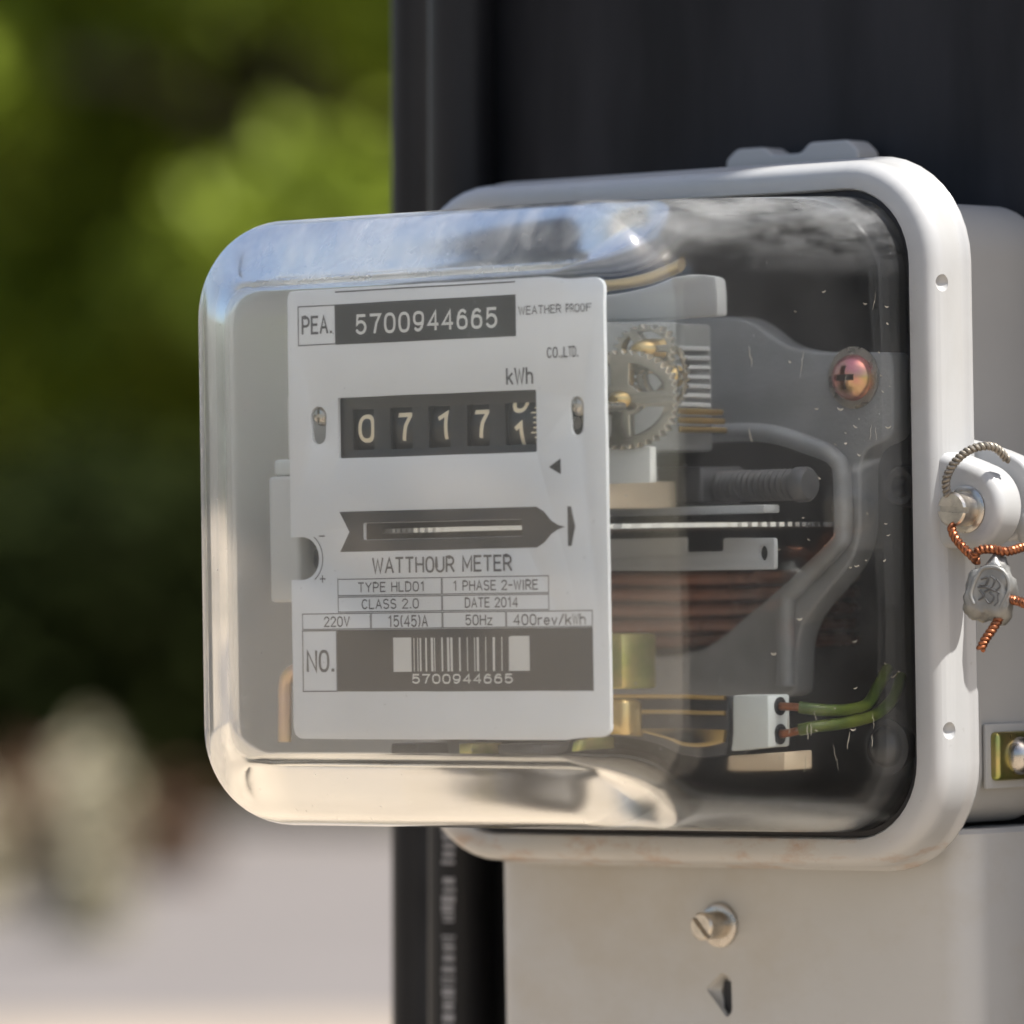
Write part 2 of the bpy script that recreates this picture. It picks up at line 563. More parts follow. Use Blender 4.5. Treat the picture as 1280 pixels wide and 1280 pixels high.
def text(s, x0, z0, x1, z1, y, m, parent, name='printed_text', wrap=None, stroke=None, gap=0.42):
    """stroke lettering that fills the box (x0,z0)-(x1,z1) in the plane y, or round a drum"""
    cur, strokes = 0.0, []
    for ch in s:
        if ch == ' ':
            cur += 0.85
            continue
        gw, st = GL[ch]
        strokes += [[(cur + u, v) for u, v in ln] for ln in st]
        cur += gw + gap
    us = [u for ln in strokes for u, v in ln]
    ua, ub = min(us), max(us)
    hgt = z1 - z0
    sw = stroke or hgt * 0.135
    sx = (x1 - x0 - sw) / max(1e-6, ub - ua)
    sz = (hgt - sw) / 2.0
    V, F = [], []
    for k, ln in enumerate(strokes):
        P = [Vector((x0 + sw / 2 + (u - ua) * sx, z0 + sw / 2 + v * sz)) for u, v in ln]
        closed = (P[0] - P[-1]).length < 1e-6
        if wrap:
            Q = [P[0]]
            for a, b in zip(P, P[1:]):
                n = max(1, int((b - a).length / 0.6))
                Q += [a.lerp(b, q / n) for q in range(1, n + 1)]
            P = Q
        n = len(P)
        base = len(V)
        for i, p in enumerate(P):
            if closed:
                t0 = (p - P[i - 1 if i else n - 2]).normalized()
                t1 = (P[(i + 1) if i < n - 1 else 1] - p).normalized()
            else:
                t0 = (p - P[i - 1]).normalized() if i else (P[1] - p).normalized()
                t1 = (P[i + 1] - p).normalized() if i < n - 1 else t0
            t = (t0 + t1)
            t = t.normalized() if t.length > 1e-6 else t1
            nrm = Vector((-t.y, t.x))
            k_ = min(1.9, 1 / max(0.3, nrm.dot(Vector((-t1.y, t1.x)))))
            q = p.copy()
            if not closed and i == 0:
                q -= t1 * sw * 0.3
            if not closed and i == n - 1:
                q += t0 * sw * 0.3
            for sg in (1, -1):
                e = q + nrm * sg * sw / 2 * k_
                if wrap:
                    yc, zc, rad = wrap
                    th = (e.y - zc) / rad
                    rr = rad + 0.01 * k
                    V.append((e.x * MM, (yc - rr * math.cos(th)) * MM, (zc + rr * math.sin(th)) * MM))
                else:
                    V.append((e.x * MM, (y - 0.004 * k) * MM, e.y * MM))
        for i in range(n - 1):
            a = base + 2 * i
            F.append((a, a + 1, a + 3, a + 2))
    me = bpy.data.meshes.new(name)
    me.from_pydata(V, [], F)
    return finish(name, me, m, parent, False)

def rect(name, x0, z0, x1, z1, y, m, parent):
    me = bpy.data.meshes.new(name)
    me.from_pydata([(a * MM, y * MM, b * MM) for a, b in ((x0, z0), (x1, z0), (x1, z1), (x0, z1))], [], [(0, 1, 2, 3)])
    return finish(name, me, m, parent, False)

def poly(name, pts, y, m, parent):
    me = bpy.data.meshes.new(name)
    me.from_pydata([(a * MM, y * MM, b * MM) for a, b in pts], [], [tuple(range(len(pts)))])
    return finish(name, me, m, parent, False)

def cut(o, cutters):
    """boolean difference, applied"""
    for c_ in cutters:
        md = o.modifiers.new('cut', 'BOOLEAN')
        md.operation = 'DIFFERENCE'
        md.object = c_
        md.solver = 'EXACT'
    par = o.parent
    o.parent = None
    bpy.context.view_layer.update()
    dg = bpy.context.evaluated_depsgraph_get()
    me = bpy.data.meshes.new_from_object(o.evaluated_get(dg))
    o.modifiers.clear()
    o.data = me
    o.parent = par
    for c_ in cutters:
        bpy.data.objects.remove(c_)
    me.polygons.foreach_set('use_smooth', [True] * len(me.polygons))
    me.set_sharp_from_angle(angle=R(38))

def empty(name, loc=(0, 0, 0), rot=(0, 0, 0)):
    o = bpy.data.objects.new(name, None)
    col.objects.link(o)
    o.location = loc
    o.rotation_euler = rot
    o.empty_display_size = 0.05
    return o

def tag(o, label=None, cat=None, group=None, kind=None):
    if label: o['label'] = label
    if cat: o['category'] = cat
    if group: o['group'] = group
    if kind: o['kind'] = kind
    return o

# ------------------------------------------------------------------ the place: ground, road, greenery far behind
GZ = -1.40
def bg(px, py, t):
    """a point t metres out from the camera's place, for laying out the far greenery"""
    return cam_p + cam_d * t + cam_r * ((px - 640) / 8000 * t) + Vector((0, 0, (640 - py) / 8000 * t))

def sheet(name, corners, z, m):
    me = bpy.data.meshes.new(name)
    me.from_pydata([(x, y, z) for x, y in corners], [], [tuple(range(len(corners)))])
    o = finish(name, me, m, None, False)
    return tag(o, kind='structure')

sheet('ground', [(-150, -150), (150, -150), (150, 150), (-150, 150)], GZ, 'sand')
def along(t, s):
    p = cam_p + cam_d * t + cam_r * s
    return (p.x, p.y)
sheet('road', [along(17.4, -40), along(17.4, 40), along(28.5, 40), along(28.5, -40)], GZ + 0.004, 'concrete')

def leaves(bm, c, rad, n, size, rnd, squash=1.0, shell=0.45):
    for i in range(n):
        while True:
            v = Vector((rnd.uniform(-1, 1), rnd.uniform(-1, 1), rnd.uniform(-1, 1)))
            if shell < v.length < 1:
                break
        p = Vector(c) + Vector((v.x * rad, v.y * rad, v.z * rad * squash))
        a = Vector((rnd.gauss(0, 1), rnd.gauss(0, 1), rnd.gauss(0, 0.6))).normalized()
        b = a.cross(Vector((rnd.gauss(0, 1), rnd.gauss(0, 1), rnd.gauss(0, 1)))).normalized()
        s = size * rnd.uniform(0.6, 1.3)
        q = [bm.verts.new(p + d_) for d_ in (-a * s, b * s * 0.45, a * s, -b * s * 0.45)]
        bm.faces.new(q)

def tree(name, base, h, crown_r, zc, label, m, seed, nclump=26, per=330, size=0.11):
    rnd = random.Random(seed)
    e = empty(name, base)
    bm = bmesh.new()
    pts = [(0, 0, 0), (0.06 * h * rnd.uniform(-1, 1) * 0.3, 0.03, h * 0.35), (0.1 * rnd.uniform(-1, 1), 0.1 * rnd.uniform(-1, 1), h * 0.75)]
    path = catmull(pts, 6)
    fr = frames(path)
    rings = []
    for i, (p, (t, a, b)) in enumerate(zip(path, fr)):
        r_ = 0.035 * h * (1 - 0.7 * i / len(path))
        rings.append([p + (a * math.cos(2 * math.pi * k / 9) + b * math.sin(2 * math.pi * k / 9)) * r_ for k in range(9)])
    loft(bm, rings, True, True)
    cl = []
    for k in range(nclump):
        an = rnd.uniform(0, 2 * math.pi)
        rr = crown_r * math.sqrt(rnd.random())
        zz = zc + rnd.uniform(-0.5, 1) * (h - zc) * math.sqrt(max(0.05, 1 - (rr / crown_r) ** 2 * 0.7))
        cl.append(Vector((rr * math.cos(an), rr * math.sin(an), zz)))
    for c_ in cl[:12]:
        tube([path[-6], (path[-4] + c_) / 2 + Vector((0, 0, 0.1)), c_], 0.010 * h, 6, 5, bm=bm)
    from_bm('trunk', bm, 'bark', e, scale=1)
    bm = bmesh.new()
    for c_ in cl:
        leaves(bm, c_, rnd.uniform(0.45, 0.9) * crown_r * 0.42, per, size, rnd, 0.75)
    me = bpy.data.meshes.new('crown')
    bm.to_mesh(me)
    bm.free()
    finish('crown', me, m, e, False)
    tag(e, label, 'tree', 'trees beyond the road')
    return e

def gpos(px, t):
    p = bg(px, 640, t)
    return (p.x, p.y, GZ)

tree('leafy_tree', gpos(430, 33), 6.4, 2.4, 3.3, 'bright green leafy tree nearest the meter post across the road', 'leaf', 3, 46, 420, 0.13)
tree('leafy_tree', gpos(-150, 35), 7.0, 2.5, 3.5, 'taller green tree with a mottled crown behind the pale shrubs', 'leaf', 11, 46, 420, 0.13)
tree('leafy_tree', gpos(1300, 36), 6.0, 2.6, 2.4, 'green tree hidden mostly by the black board', 'leaf', 5, 20, 260)

def hedge(px, t, w_, h, label, m, seed, group, name='hedge', size=0.12, n=3600, depth=0.9):
    rnd = random.Random(seed)
    e = empty(name, gpos(px, t), (0, 0, TH))
    bm = bmesh.new()
    for i in range(n):
        p = Vector((rnd.uniform(-w_ / 2, w_ / 2), rnd.uniform(-depth, depth), h * (0.02 + rnd.random()) * (0.86 + 0.14 * math.sin(rnd.random() * 6))))
        leaves(bm, p, 0.12, 1, size, rnd)
    me = bpy.data.meshes.new('foliage')
    bm.to_mesh(me)
    bm.free()
    finish('foliage', me, m, e, False)
    bm = bmesh.new()
    k = max(3, int(w_ * 1.5))
    for i in range(k):
        x = -w_ / 2 + w_ * (i + 0.5) / k
        tube([(x, 0, 0), (x + 0.06, 0.05, h * 0.4), (x - 0.05, 0, h * 0.8)], 0.03, 6, 4, bm=bm)
    from_bm('stem', bm, 'bark', e, scale=1)
    return tag(e, label, 'hedge' if name == 'hedge' else 'shrub', group)

hedge(150, 29.6, 10, 1.72, 'low dark hedge along the far side of the road', 'leaf_shaded', 21, 'dark hedges beyond the road', n=17000, size=0.12)
hedge(150, 42, 14, 8.0, 'tall hedge standing behind the green trees', 'leaf_mid', 22, 'dark hedges beyond the road', n=24000, size=0.18)
hedge(110, 21, 0.09, 0.58, 'pale dry shrub standing at the edge of the road', 'leaf_pale', 31, 'pale shrubs by the road', 'dry_shrub', 0.05, 900, 0.14)
hedge(-55, 22, 0.12, 0.40, 'low pale dry shrub beside the taller one by the road', 'leaf_pale', 33, 'pale shrubs by the road', 'dry_shrub', 0.05, 700, 0.12)
hedge(35, 23, 0.14, 0.46, 'reddish brown dry shrub between the pale ones by the road', 'leaf_brown', 35, 'pale shrubs by the road', 'dry_shrub', 0.06, 700, 0.14)
hedge(215, 24.5, 0.16, 0.30, 'small low brown dry tuft on the road edge', 'leaf_brown', 37, 'pale shrubs by the road', 'dry_shrub', 0.06, 260, 0.12)
# ------------------------------------------------------------------ black board and cables behind the meter
bd = empty('mounting_board', (0, 0.066, GZ))
bo = from_bm('panel', box_bm(-112, 212, -6, 14, 0, 2000, 2.5, 3), 'board', bd)
tag(bd, 'black weathered board standing upright behind the meter', 'board')
for z in (250, 1150, 1760):
    bm = lathe([(0, -10.5), (5, -10.2), (6.5, -8.5), (7, -6.2)], 20, 'y', (190, 0, z))
    from_bm('bolt', bm, 'dark_metal', bd)

def cable(name, x, y, r_, label, printed):
    e = empty(name, (x * MM, y * MM, GZ))
    rnd = random.Random(int(-x))
    pts = [(0, 0, z) if printed else (rnd.uniform(-0.8, 0.8), rnd.uniform(-0.8, 0.8), z) for z in range(0, 2100, 350)]
    from_bm('sheath', tube(pts, r_, 20, 6), 'cable', e)
    if printed:
        bm = bmesh.new()
        z = 1150
        ang = R(-72)
        while z < 1330:
            hgt = rnd.uniform(0.6, 2.4)
            if rnd.random() < 0.82:
                s0, s1 = R(-13) * rnd.uniform(0.7, 1), R(13) * rnd.uniform(0.7, 1)
                ring = []
                for k in range(5):
                    a_ = ang + s0 + (s1 - s0) * k / 4
                    ring.append((r_ * 1.02 * math.cos(a_), r_ * 1.02 * math.sin(a_)))
                for k in range(4):
                    q = [bm.verts.new((*ring[k], z)), bm.verts.new((*ring[k + 1], z)), bm.verts.new((*ring[k + 1], z + hgt)), bm.verts.new((*ring[k], z + hgt))]
                    bm.faces.new(q)
            z += hgt + rnd.uniform(0.4, 1.1)
        from_bm('printed_marking', bm, 'cable_print', e)
    tag(e, label, 'cable', 'black cables beside the board')
cable('power_cable', -110.4, 51, 8.8, 'thick black cable with pale printed marking, beside the board', True)
cable('power_cable', -151.0, 80, 7.2, 'thick plain black cable on the outer side of the printed one', False)

# ------------------------------------------------------------------ the meter
meter = empty('electricity_meter', (0, 0, 0), (0, R(-1.15), 0))
tag(meter, 'grey single phase electricity meter with clear rounded cover and five digit register', 'electricity meter')

def ring_xz(a, b, r_, y, cz=0.0, n=10):
    return [(u, y, v + cz) for u, v in rrect(a, b, r_, n)]

# rim frame: profile (outward offset from the opening, y)
A0, B0, RC = 76.2, 79.2, 19
prof = [(0.0, 10), (0.0, 1.2), (0.5, 0.3), (1.4, 0.0), (4.6, 0.0)]
for i in range(1, 7):
    t = R(90 * i / 6)
    prof.append((4.6 + 4.0 * math.sin(t), 5.0 - 5.0 * math.cos(t)))
prof += [(8.7, 9.6), (8.9, 10.8), (9.6, 11.6), (10.0, 12.4), (9.8, 13.2), (9.0, 13.6), (1.5, 13.6), (0.0, 13.0)]
bm = bmesh.new()
rings = [ring_xz(A0 + o, B0 + o * 0.86, RC + o * 0.8, y) for o, y in prof]
loft(bm, rings, cyclic=True)
rim = from_bm('rim_frame', bm, 'paint', meter, ang=50)
cuts = []
for z in (55.4, -53.0):
    b_ = bmesh.new()
    bmesh.ops.create_uvsphere(b_, u_segments=18, v_segments=12, radius=2.3)
    bmesh.ops.translate(b_, verts=b_.verts, vec=(85.4, 3.0, z))
    cuts.append(from_bm('cutter', b_, 'paint'))
cut(rim, cuts)

# gasket just inside the rim
bm = bmesh.new()
loft(bm, [ring_xz(A0 - 0.15 + 0 * 0, B0 - 0.15, RC, y) for y in (2.2, 10)] + [ring_xz(A0 - 1.6, B0 - 1.6, RC - 1.4, y) for y in (10, 2.2)], cyclic=True)
from_bm('gasket', bm, 'gasket', meter)

# base body: open shell behind the rim, inside shade painted as a black skin
bm = bmesh.new()
out_p = [(77.0, 76.6, 14, 13.2), (77.2, 76.8, 14, 40), (77.2, 76.8, 14, 54)]
for i in range(1, 5):
    t = R(90 * i / 4)
    out_p.append((77.2 - 5 * (1 - math.cos(t)), 76.8 - 5 * (1 - math.cos(t)), 14 - 4 * (1 - math.cos(t)), 54 + 5 * math.sin(t)))
in_p = [(70.0, 69.6, 9, 57.2), (74.6, 74.2, 12, 52), (74.6, 74.2, 12, 13.2)]
vr = loft(bm, [ring_xz(a, b, r_, y) for a, b, r_, y in out_p])
vi = loft(bm, [ring_xz(a, b, r_, y) for a, b, r_, y in in_p])
bm.faces.new(vr[-1])
bm.faces.new(vi[0])
n_ = len(vr[0])
for j in range(n_):
    bm.faces.new((vr[0][j], vr[0][(j + 1) % n_], vi[-1][(j + 1) % n_], vi[-1][j]))
base = from_bm('base_body', bm, 'base_paint', meter)
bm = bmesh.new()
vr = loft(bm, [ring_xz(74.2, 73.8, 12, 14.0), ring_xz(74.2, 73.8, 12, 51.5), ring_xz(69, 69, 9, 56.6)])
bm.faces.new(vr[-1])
from_bm('inner_shade', bm, 'interior_shade', meter)

# clear cover: thick rounded shell
D, FR = 101.0, 17.0
def cover_rings(off):
    rs = []
    a0, b0 = 75.2 - off, 78.2 - off
    a1, b1 = 72.6 - off, 74.0 - off
    d, fr = D - off, FR - off * 0.75
    for i in range(7):
        t = i / 6
        yy = 7.0 + (-(d - fr) - 7.0) * t
        rs.append((a0 + (a1 - a0) * t, b0 + (b1 - b0) * t, 20.0 - off * 0.7 + 4.0 * t, yy))
    for i in range(1, 21):
        t = R(90 * i / 20)                     # eased corner, no break in the curve where it meets the walls
        ins = fr * (1 - max(0.0, math.cos(t)) ** (2 / 2.35))
        rs.append((a1 - ins, b1 - ins, max(4.5, 24 - off * 0.7 - ins), -(d - fr) - fr * math.sin(t) ** (2 / 2.35)))
    for ex in (0.6, 6, 20, 40):
        rs.append((a1 - fr - ex, b1 - fr - ex, max(1.5, 7 - ex * 0.2), -d))
    return rs
bm = bmesh.new()
ro = [ring_xz(*q[:3], q[3], n=14) for q in cover_rings(0)]
def inner_rings():
    """inside: follows the outside at the sides, leans in towards the flat window above and below"""
    rs = []
    yb, yk, yf = 7.0, -66.0, -(D - 3.6)
    ri_, ax = 17.6, 51.6
    yc = yf + ri_
    ys = [yb + (yk - yb) * i / 6 for i in range(7)] + [yk + (yc - yk) * i / 6 for i in range(1, 7)]
    ys += [yc - ri_ * math.sin(R(90 * i / 14)) for i in range(1, 15)]
    for y in ys:
        u = (y - yb) / (yc - yb)
        a = 72.2 + (ax + ri_ - 72.2) * min(1, u)
        if y < yc:
            a = ax + ri_ * max(0, 1 - ((yc - y) / ri_) ** 2.35) ** (1 / 2.35)
        if y >= yk:
            b = 75.2 - 4.0 * (y - yb) / (yk - yb)
        else:
            t = (yk - y) / (yk - yf)
            b = 71.2 - (71.2 - 57.6) * (t * t * 0.5 + t * 0.5)
            if t > 0.93:
                b -= 1.4 * ((t - 0.93) / 0.07) ** 2
        rs.append((a, b, 18.0 - 9.0 * max(0, min(1, (yk - y) / (yk - yf))), y))
    b = rs[-1][1]
    for ex in (0.6, 6, 20, 40):
        rs.append((ax - ex, b - ex, max(1.5, 9 - ex * 0.2), yf))
    return rs
ri = [ring_xz(*q[:3], q[3], n=14) for q in inner_rings()]
vo = loft(bm, ro)
vi = loft(bm, ri)
bm.faces.new(vo[-1])
bm.faces.new(vi[-1])
n_ = len(vo[0])
for j in range(n_):
    bm.faces.new((vo[0][j], vo[0][(j + 1) % n_], vi[0][(j + 1) % n_], vi[0][j]))
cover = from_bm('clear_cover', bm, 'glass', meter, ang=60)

# terminal box under the rim
bm = bmesh.new()
def tb_ring(z, ins=0):
    pts = []
    for u, v in rrect(76.5 - ins, 19.0 - ins, 8.5 - ins * 0.5, 8):
        pts.append((u, 40.0 + v, z))
    return pts
loft(bm, [tb_ring(-77.8, 1.2), tb_ring(-79.0), tb_ring(-164.0), tb_ring(-166.5, 0.8), tb_ring(-167.5, 2.5)], True, True)
tbox = from_bm('terminal_box', bm, 'paint_box', meter)
hole = fillet([(-7.5, -118.5), (-1.0, -113.5), (2.6, -115.2), (2.8, -125.0), (0.8, -127.0)], 1.2, 3)
b_ = bmesh.new()
rA = [(x, 18.0, z) for x, z in hole]
rB = [(0.9 + (x - 0.9) * 0.75, 22.4, -121 + (z + 121) * 0.8) for x, z in hole]
rC = [(-0.8 + (x - 1.5) * 0.24, 23.6, -121.5 + (z + 121.5) * 0.7) for x, z in hole]
rD = [(-0.8 + (x - 1.5) * 0.24, 44.0, -121.5 + (z + 121.5) * 0.7) for x, z in hole]
loft(b_, [rA, rB, rC, rD], True, True)
cut(tbox, [from_bm('cutter', b_, 'paint_box')])

box('slot_shade', -1.6, 1.2, 23.0, 25.0, -125.5, -117.0, 'gasket', tbox, 0.0)  # near-black block added to paint the shade down in the slot
def slotted_screw(parent, c, r_, length, flange_r, ang, m='nickel', axis_front=True):
    """slot-head sealing screw pointing to -y, with a washer, its cross slot turned by ang"""
    x, y, z = c
    bm = lathe([(0, 0), (r_, 0), (r_, -length + 0.5), (r_ - 0.5, -length), (0, -length)], 32, 'y', (x, y, z))
    s = from_bm('screw', bm, m, parent)
    kb = box_bm(-r_ * 1.3, r_ * 1.3, -length - 1, -length + 1.5, -0.7, 0.7)
    bmesh.ops.rotate(kb, verts=kb.verts, cent=(0, 0, 0), matrix=Matrix.Rotation(ang, 3, 'Y'))
    bmesh.ops.translate(kb, verts=kb.verts, vec=(x, y, z))
    cut(s, [from_bm('cutter', kb, m)])
    bm = lathe([(flange_r - 0.5, 0.4), (flange_r, 0.2), (flange_r, -0.8), (flange_r - 0.4, -1.1), (r_ - 0.2, -1.1), (r_ - 0.2, 0.4)], 32, 'y', (x, y, z))
    from_bm('washer', bm, 'steel', s)
    return s
slotted_screw(meter, (-0.8, 20.9, -102.6), 3.5, 8.2, 5.6, R(48))

# sealing lug on the right of the rim
def lug_outline(xc, zc, r_, x_in, top, bot):
    arc = [(xc + r_ * math.cos(R(t)), zc + r_ * math.sin(R(t))) for t in range(-72, 73, 6)]
    def blend(p0, p1, p2, n=8):
        return [tuple(Vector(p0) * (1 - t) ** 2 + Vector(p1) * 2 * t * (1 - t) + Vector(p2) * t * t) for t in [k / n for k in range(n + 1)]]
    hi = blend(arc[-1], (xc - r_ * 0.15, zc + r_ * 1.14), (x_in + 4.4, zc + r_ * 1.32), 5)[1:] + blend((x_in + 4.4, zc + r_ * 1.32), (x_in + 1.2, zc + r_ * 1.5), (x_in, top))[1:]
    lo = [(x_in, zc - r_ * 0.93)]
    return lo + arc + hi
lg = outline('sealing_lug', [lug_outline(91.2, 1.0, 10.6, 78.0, 30.0, -12.0)], 6.9, 5.2, 'paint', meter, 2.8, 5)
lg2 = outline('base_lug', [lug_outline(92.0, 3.2, 11.2, 76.0, 20.5, -8)], 17.0, 2.6, 'paint', meter, 1.2, 3)
slotted_screw(meter, (91.6, 2.0, 0.4), 4.2, 6.6, 5.7, R(4))
# small dome behind the lug
bm = lathe([(0, -7.5), (2.5, -7.2), (4.6, -6), (6.2, -3.5), (6.8, 0), (6.6, 2)], 28, 'y', (100.0, 21, -3))
from_bm('lug_boss', bm, 'paint', lg2)

# square zinc clamp with pan-head screw, on the right side of the base
cl = from_bm('clamp_washer', box_bm(77.4, 80.6, 28.5, 46, -66.0, -54.0, 1.4, 3), 'zinc_yellow', meter)
bm = box_bm(77.3, 78.4, 26.5, 48, -68, -52, 0.5, 2)
from_bm('clamp_seat', bm, 'base_paint', meter)
bm = lathe([(0, 4.2), (1.6, 4.0), (3.2, 3.2), (4.3, 1.9), (4.7, 0.6), (4.7, 0), (0, 0)], 32, 'x', (80.6, 37.4, -60.0))
ps = from_bm('clamp_screw', bm, 'steel', cl)
cs = []
for k in (0, 1):
    kb = box_bm(82.2, 90, -2.9, 2.9, -0.6, 0.6)
    bmesh.ops.rotate(kb, verts=kb.verts, cent=(0, 0, 0), matrix=Matrix.Rotation(R(25 + 90 * k), 3, 'X'))
    bmesh.ops.translate(kb, verts=kb.verts, vec=(0, 37.4, -60.0))
    cs.append(from_bm('cutter', kb, 'steel'))
cut(ps, cs)

# hanging bracket on the top, at the back
hb = outline('hanging_bracket', [fillet([(-16, 74), (-16, 92.6), (-12.5, 95.2), (-4, 95.2), (-1, 93.0), (8, 93.0), (11, 95.6), (23, 95.6), (26.5, 92.6), (26.5, 74)], 1.2, 4)], 52, 4.5, 'base_paint', meter, 0.7, 3)

# ------------------------------------------------------------------ name plate
YP = -82.0
notch = [(-50.6, -3.6), (-46.2, -3.6)] + [(-46.6 + 5.2 * math.cos(R(t)), -8.85 + 5.2 * math.sin(R(t))) for t in range(80, -81, -16)] + [(-46.2, -14.1), (-50.6, -14.1)]
po = []
full = rrect(50.2, 55.2, 3.0, 5)          # starts at the right, runs counterclockwise
full = [(u - 0.4, v + 2.2) for u, v in full]
for i, p in enumerate(full):
    po.append(p)
    if i == 11:                          # after the top-left corner, the left edge with its notch
        po += notch
def keyhole(cx):
    return [(cx + 2.6 * math.cos(R(t)), 25.6 + 2.6 * math.sin(R(t))) for t in range(-20, 201, 20)] + \
           [(cx + 2.2 * math.cos(R(t)), 20.8 + 1.9 * math.sin(R(t)) * 1.0) for t in range(190, 351, 20)]
win = rr_at(-3.2, 22.7, 31.4, 7.4, 0.4, 2)
slot = rr_at(-1.7, -2.6, 25.0, 2.0, 0.4, 2)
fp = outline('faceplate', [po, keyhole(-40.9), keyhole(41.6), win, slot], YP + 0.5, 0.5, 'plate', meter, 0.08, 1)
y1, y2 = YP - 0.06, YP - 0.20

def frame_lines(x0, z0, x1, z1, wd=0.28, y=y1):
    """one printed box outline"""
    me = bpy.data.meshes.new('printed_box')
    v, f = [], []
    for a, b, c_, d_ in ((x0, z0, x1, z0 + wd), (x0, z1 - wd, x1, z1), (x0, z0 + wd, x0 + wd, z1 - wd), (x1 - wd, z0 + wd, x1, z1 - wd)):
        k = len(v)
        v += [(a * MM, y * MM, b * MM), (c_ * MM, y * MM, b * MM), (c_ * MM, y * MM, d_ * MM), (a * MM, y * MM, d_ * MM)]
        f.append((k, k + 1, k + 2, k + 3))
    me.from_pydata(v, [], f)
    return finish('printed_box', me, 'ink_grey', fp, False)

frame_lines(-47.2, 43.1, -34.8, 52.9)
rect('printed_panel', -34.9, 43.0, 22.4, 52.9, y1, 'ink', fp)
text('PEA.', -46.0, 45.8, -35.9, 50.4, y1, 'ink_grey', fp)
text('5700944665', -28.1, 45.2, 16.8, 50.2, y2, 'white_print', fp, stroke=0.72, gap=0.55)
rect('printed_line', -34.8, 55.75, 22.3, 56.1, y1, 'ink_grey', fp)
text('WEATHER PROOF', 23.2, 47.9, 47.0, 50.0, y1, 'ink_grey', fp)
text('CO.,LTD.', 31.8, 37.4, 42.7, 40.0, y1, 'ink_grey', fp)
text('kWh', 19.1, 31.4, 27.5, 35.6, y1, 'ink_grey', fp)
poly('printed_arrow', [(32.0, 11.6), (35.6, 9.8), (35.6, 13.6)], y1, 'ink', fp)
# arrow-ended band round the disc slot: four pieces left open for the slot
band = [(-34.4, 2.3), (-31.2, -2.6), (-34.3, -7.4), (27.9, -7.4)]
tipc = [(30.2, -6.2), (32.4, -4.2), (34.6, -3.1), (36.6, -2.65), (34.6, -2.2), (32.4, -1.1), (30.2, 1.1), (27.9, 2.3)]
outline('printed_band', [band + tipc, rr_at(-1.7, -2.6, 25.05, 2.05, 0.4, 2)], YP - 0.06, 0.03, 'ink', fp)
poly('printed_arrow', [(37.4, 2.2), (38.6, 2.2), (40.4, -2.6), (38.6, -7.2), (37.4, -7.2)], y1, 'ink', fp)
text('WATTHOUR METER', -24.2, -12.9, 20.2, -8.9, y1, 'ink_grey', fp)
for x0, z0, x1, z1 in ((-35.4, -18.2, -2.05, -14.0), (-1.95, -18.2, 31.4, -14.0), (-35.4, -22.2, -2.05, -18.35), (-1.95, -22.2, 31.4, -18.35),
                       (-47.2, -26.3, -24.85, -22.35), (-24.75, -26.3, -2.0, -22.35), (-1.9, -26.3, 17.85, -22.35), (17.95, -26.3, 45.8, -22.35)):
    frame_lines(x0, z0, x1, z1, 0.22)
text('TYPE HLD01', -28.8, -17.4, -7.8, -14.9, y1, 'ink_grey', fp)
text('1 PHASE 2-WIRE', 1.7, -17.4, 28.1, -14.9, y1, 'ink_grey', fp)
text('CLASS 2.0', -27.7, -21.5, -9.4, -19.0, y1, 'ink_grey', fp)
text('DATE 2014', 5.2, -21.5, 21.8, -19.0, y1, 'ink_grey', fp)
text('220V', -40.1, -25.7, -31.6, -23.1, y1, 'ink_grey', fp)
text('15(45)A', -19.2, -25.9, -6.6, -23.0, y1, 'ink_grey', fp)
text('50Hz', 5.3, -25.7, 13.7, -23.1, y1, 'ink_grey', fp)
text('400rev/kWh', 20.2, -25.8, 43.6, -23.1, y1, 'ink_grey', fp)
frame_lines(-47.3, -41.5, -35.9, -26.4)
text('NO.', -46.0, -36.7, -36.7, -31.2, y1, 'ink_grey', fp)
rect('printed_panel', -35.85, -41.4, 45.8, -26.42, y1, 'ink', fp)
rect('barcode_block', -17.7, -36.7, -11.9, -28.4, y2, 'white_print', fp)
rect('barcode_block', 19.4, -36.6, 25.2, -28.3, y2, 'white_print', fp)
x = -11.2
rnd = random.Random(57)
while x < 18.9:
    wd = rnd.choice((0.28, 0.28, 0.5, 0.7))
    rect('barcode_bar', x, -36.6, x + wd, -28.5, y2, 'white_print', fp)
    x += wd + rnd.choice((0.35, 0.5, 0.9, 1.3, 2.0))
text('5700944665', -11.8, -39.6, 19.9, -37.2, y2, 'white_print', fp, stroke=0.42, gap=0.5)
# adjustment scale beside the notch
arc = [(-46.4 + rr * math.cos(R(t)), -8.85 + rr * math.sin(R(t))) for rr, ts in ((6.4, range(-56, 57, 8)), (6.15, range(56, -57, -8))) for t in ts]
poly('printed_arc', arc, y1, 'ink_grey', fp)
rect('printed_minus', -41.2, -3.6, -39.3, -3.3, y1, 'ink_grey', fp)
rect('printed_plus', -41.2, -14.1, -39.3, -13.8, y1, 'ink_grey', fp)
rect('printed_plus', -40.4, -14.85, -40.1, -13.05, y2, 'ink_grey', fp)

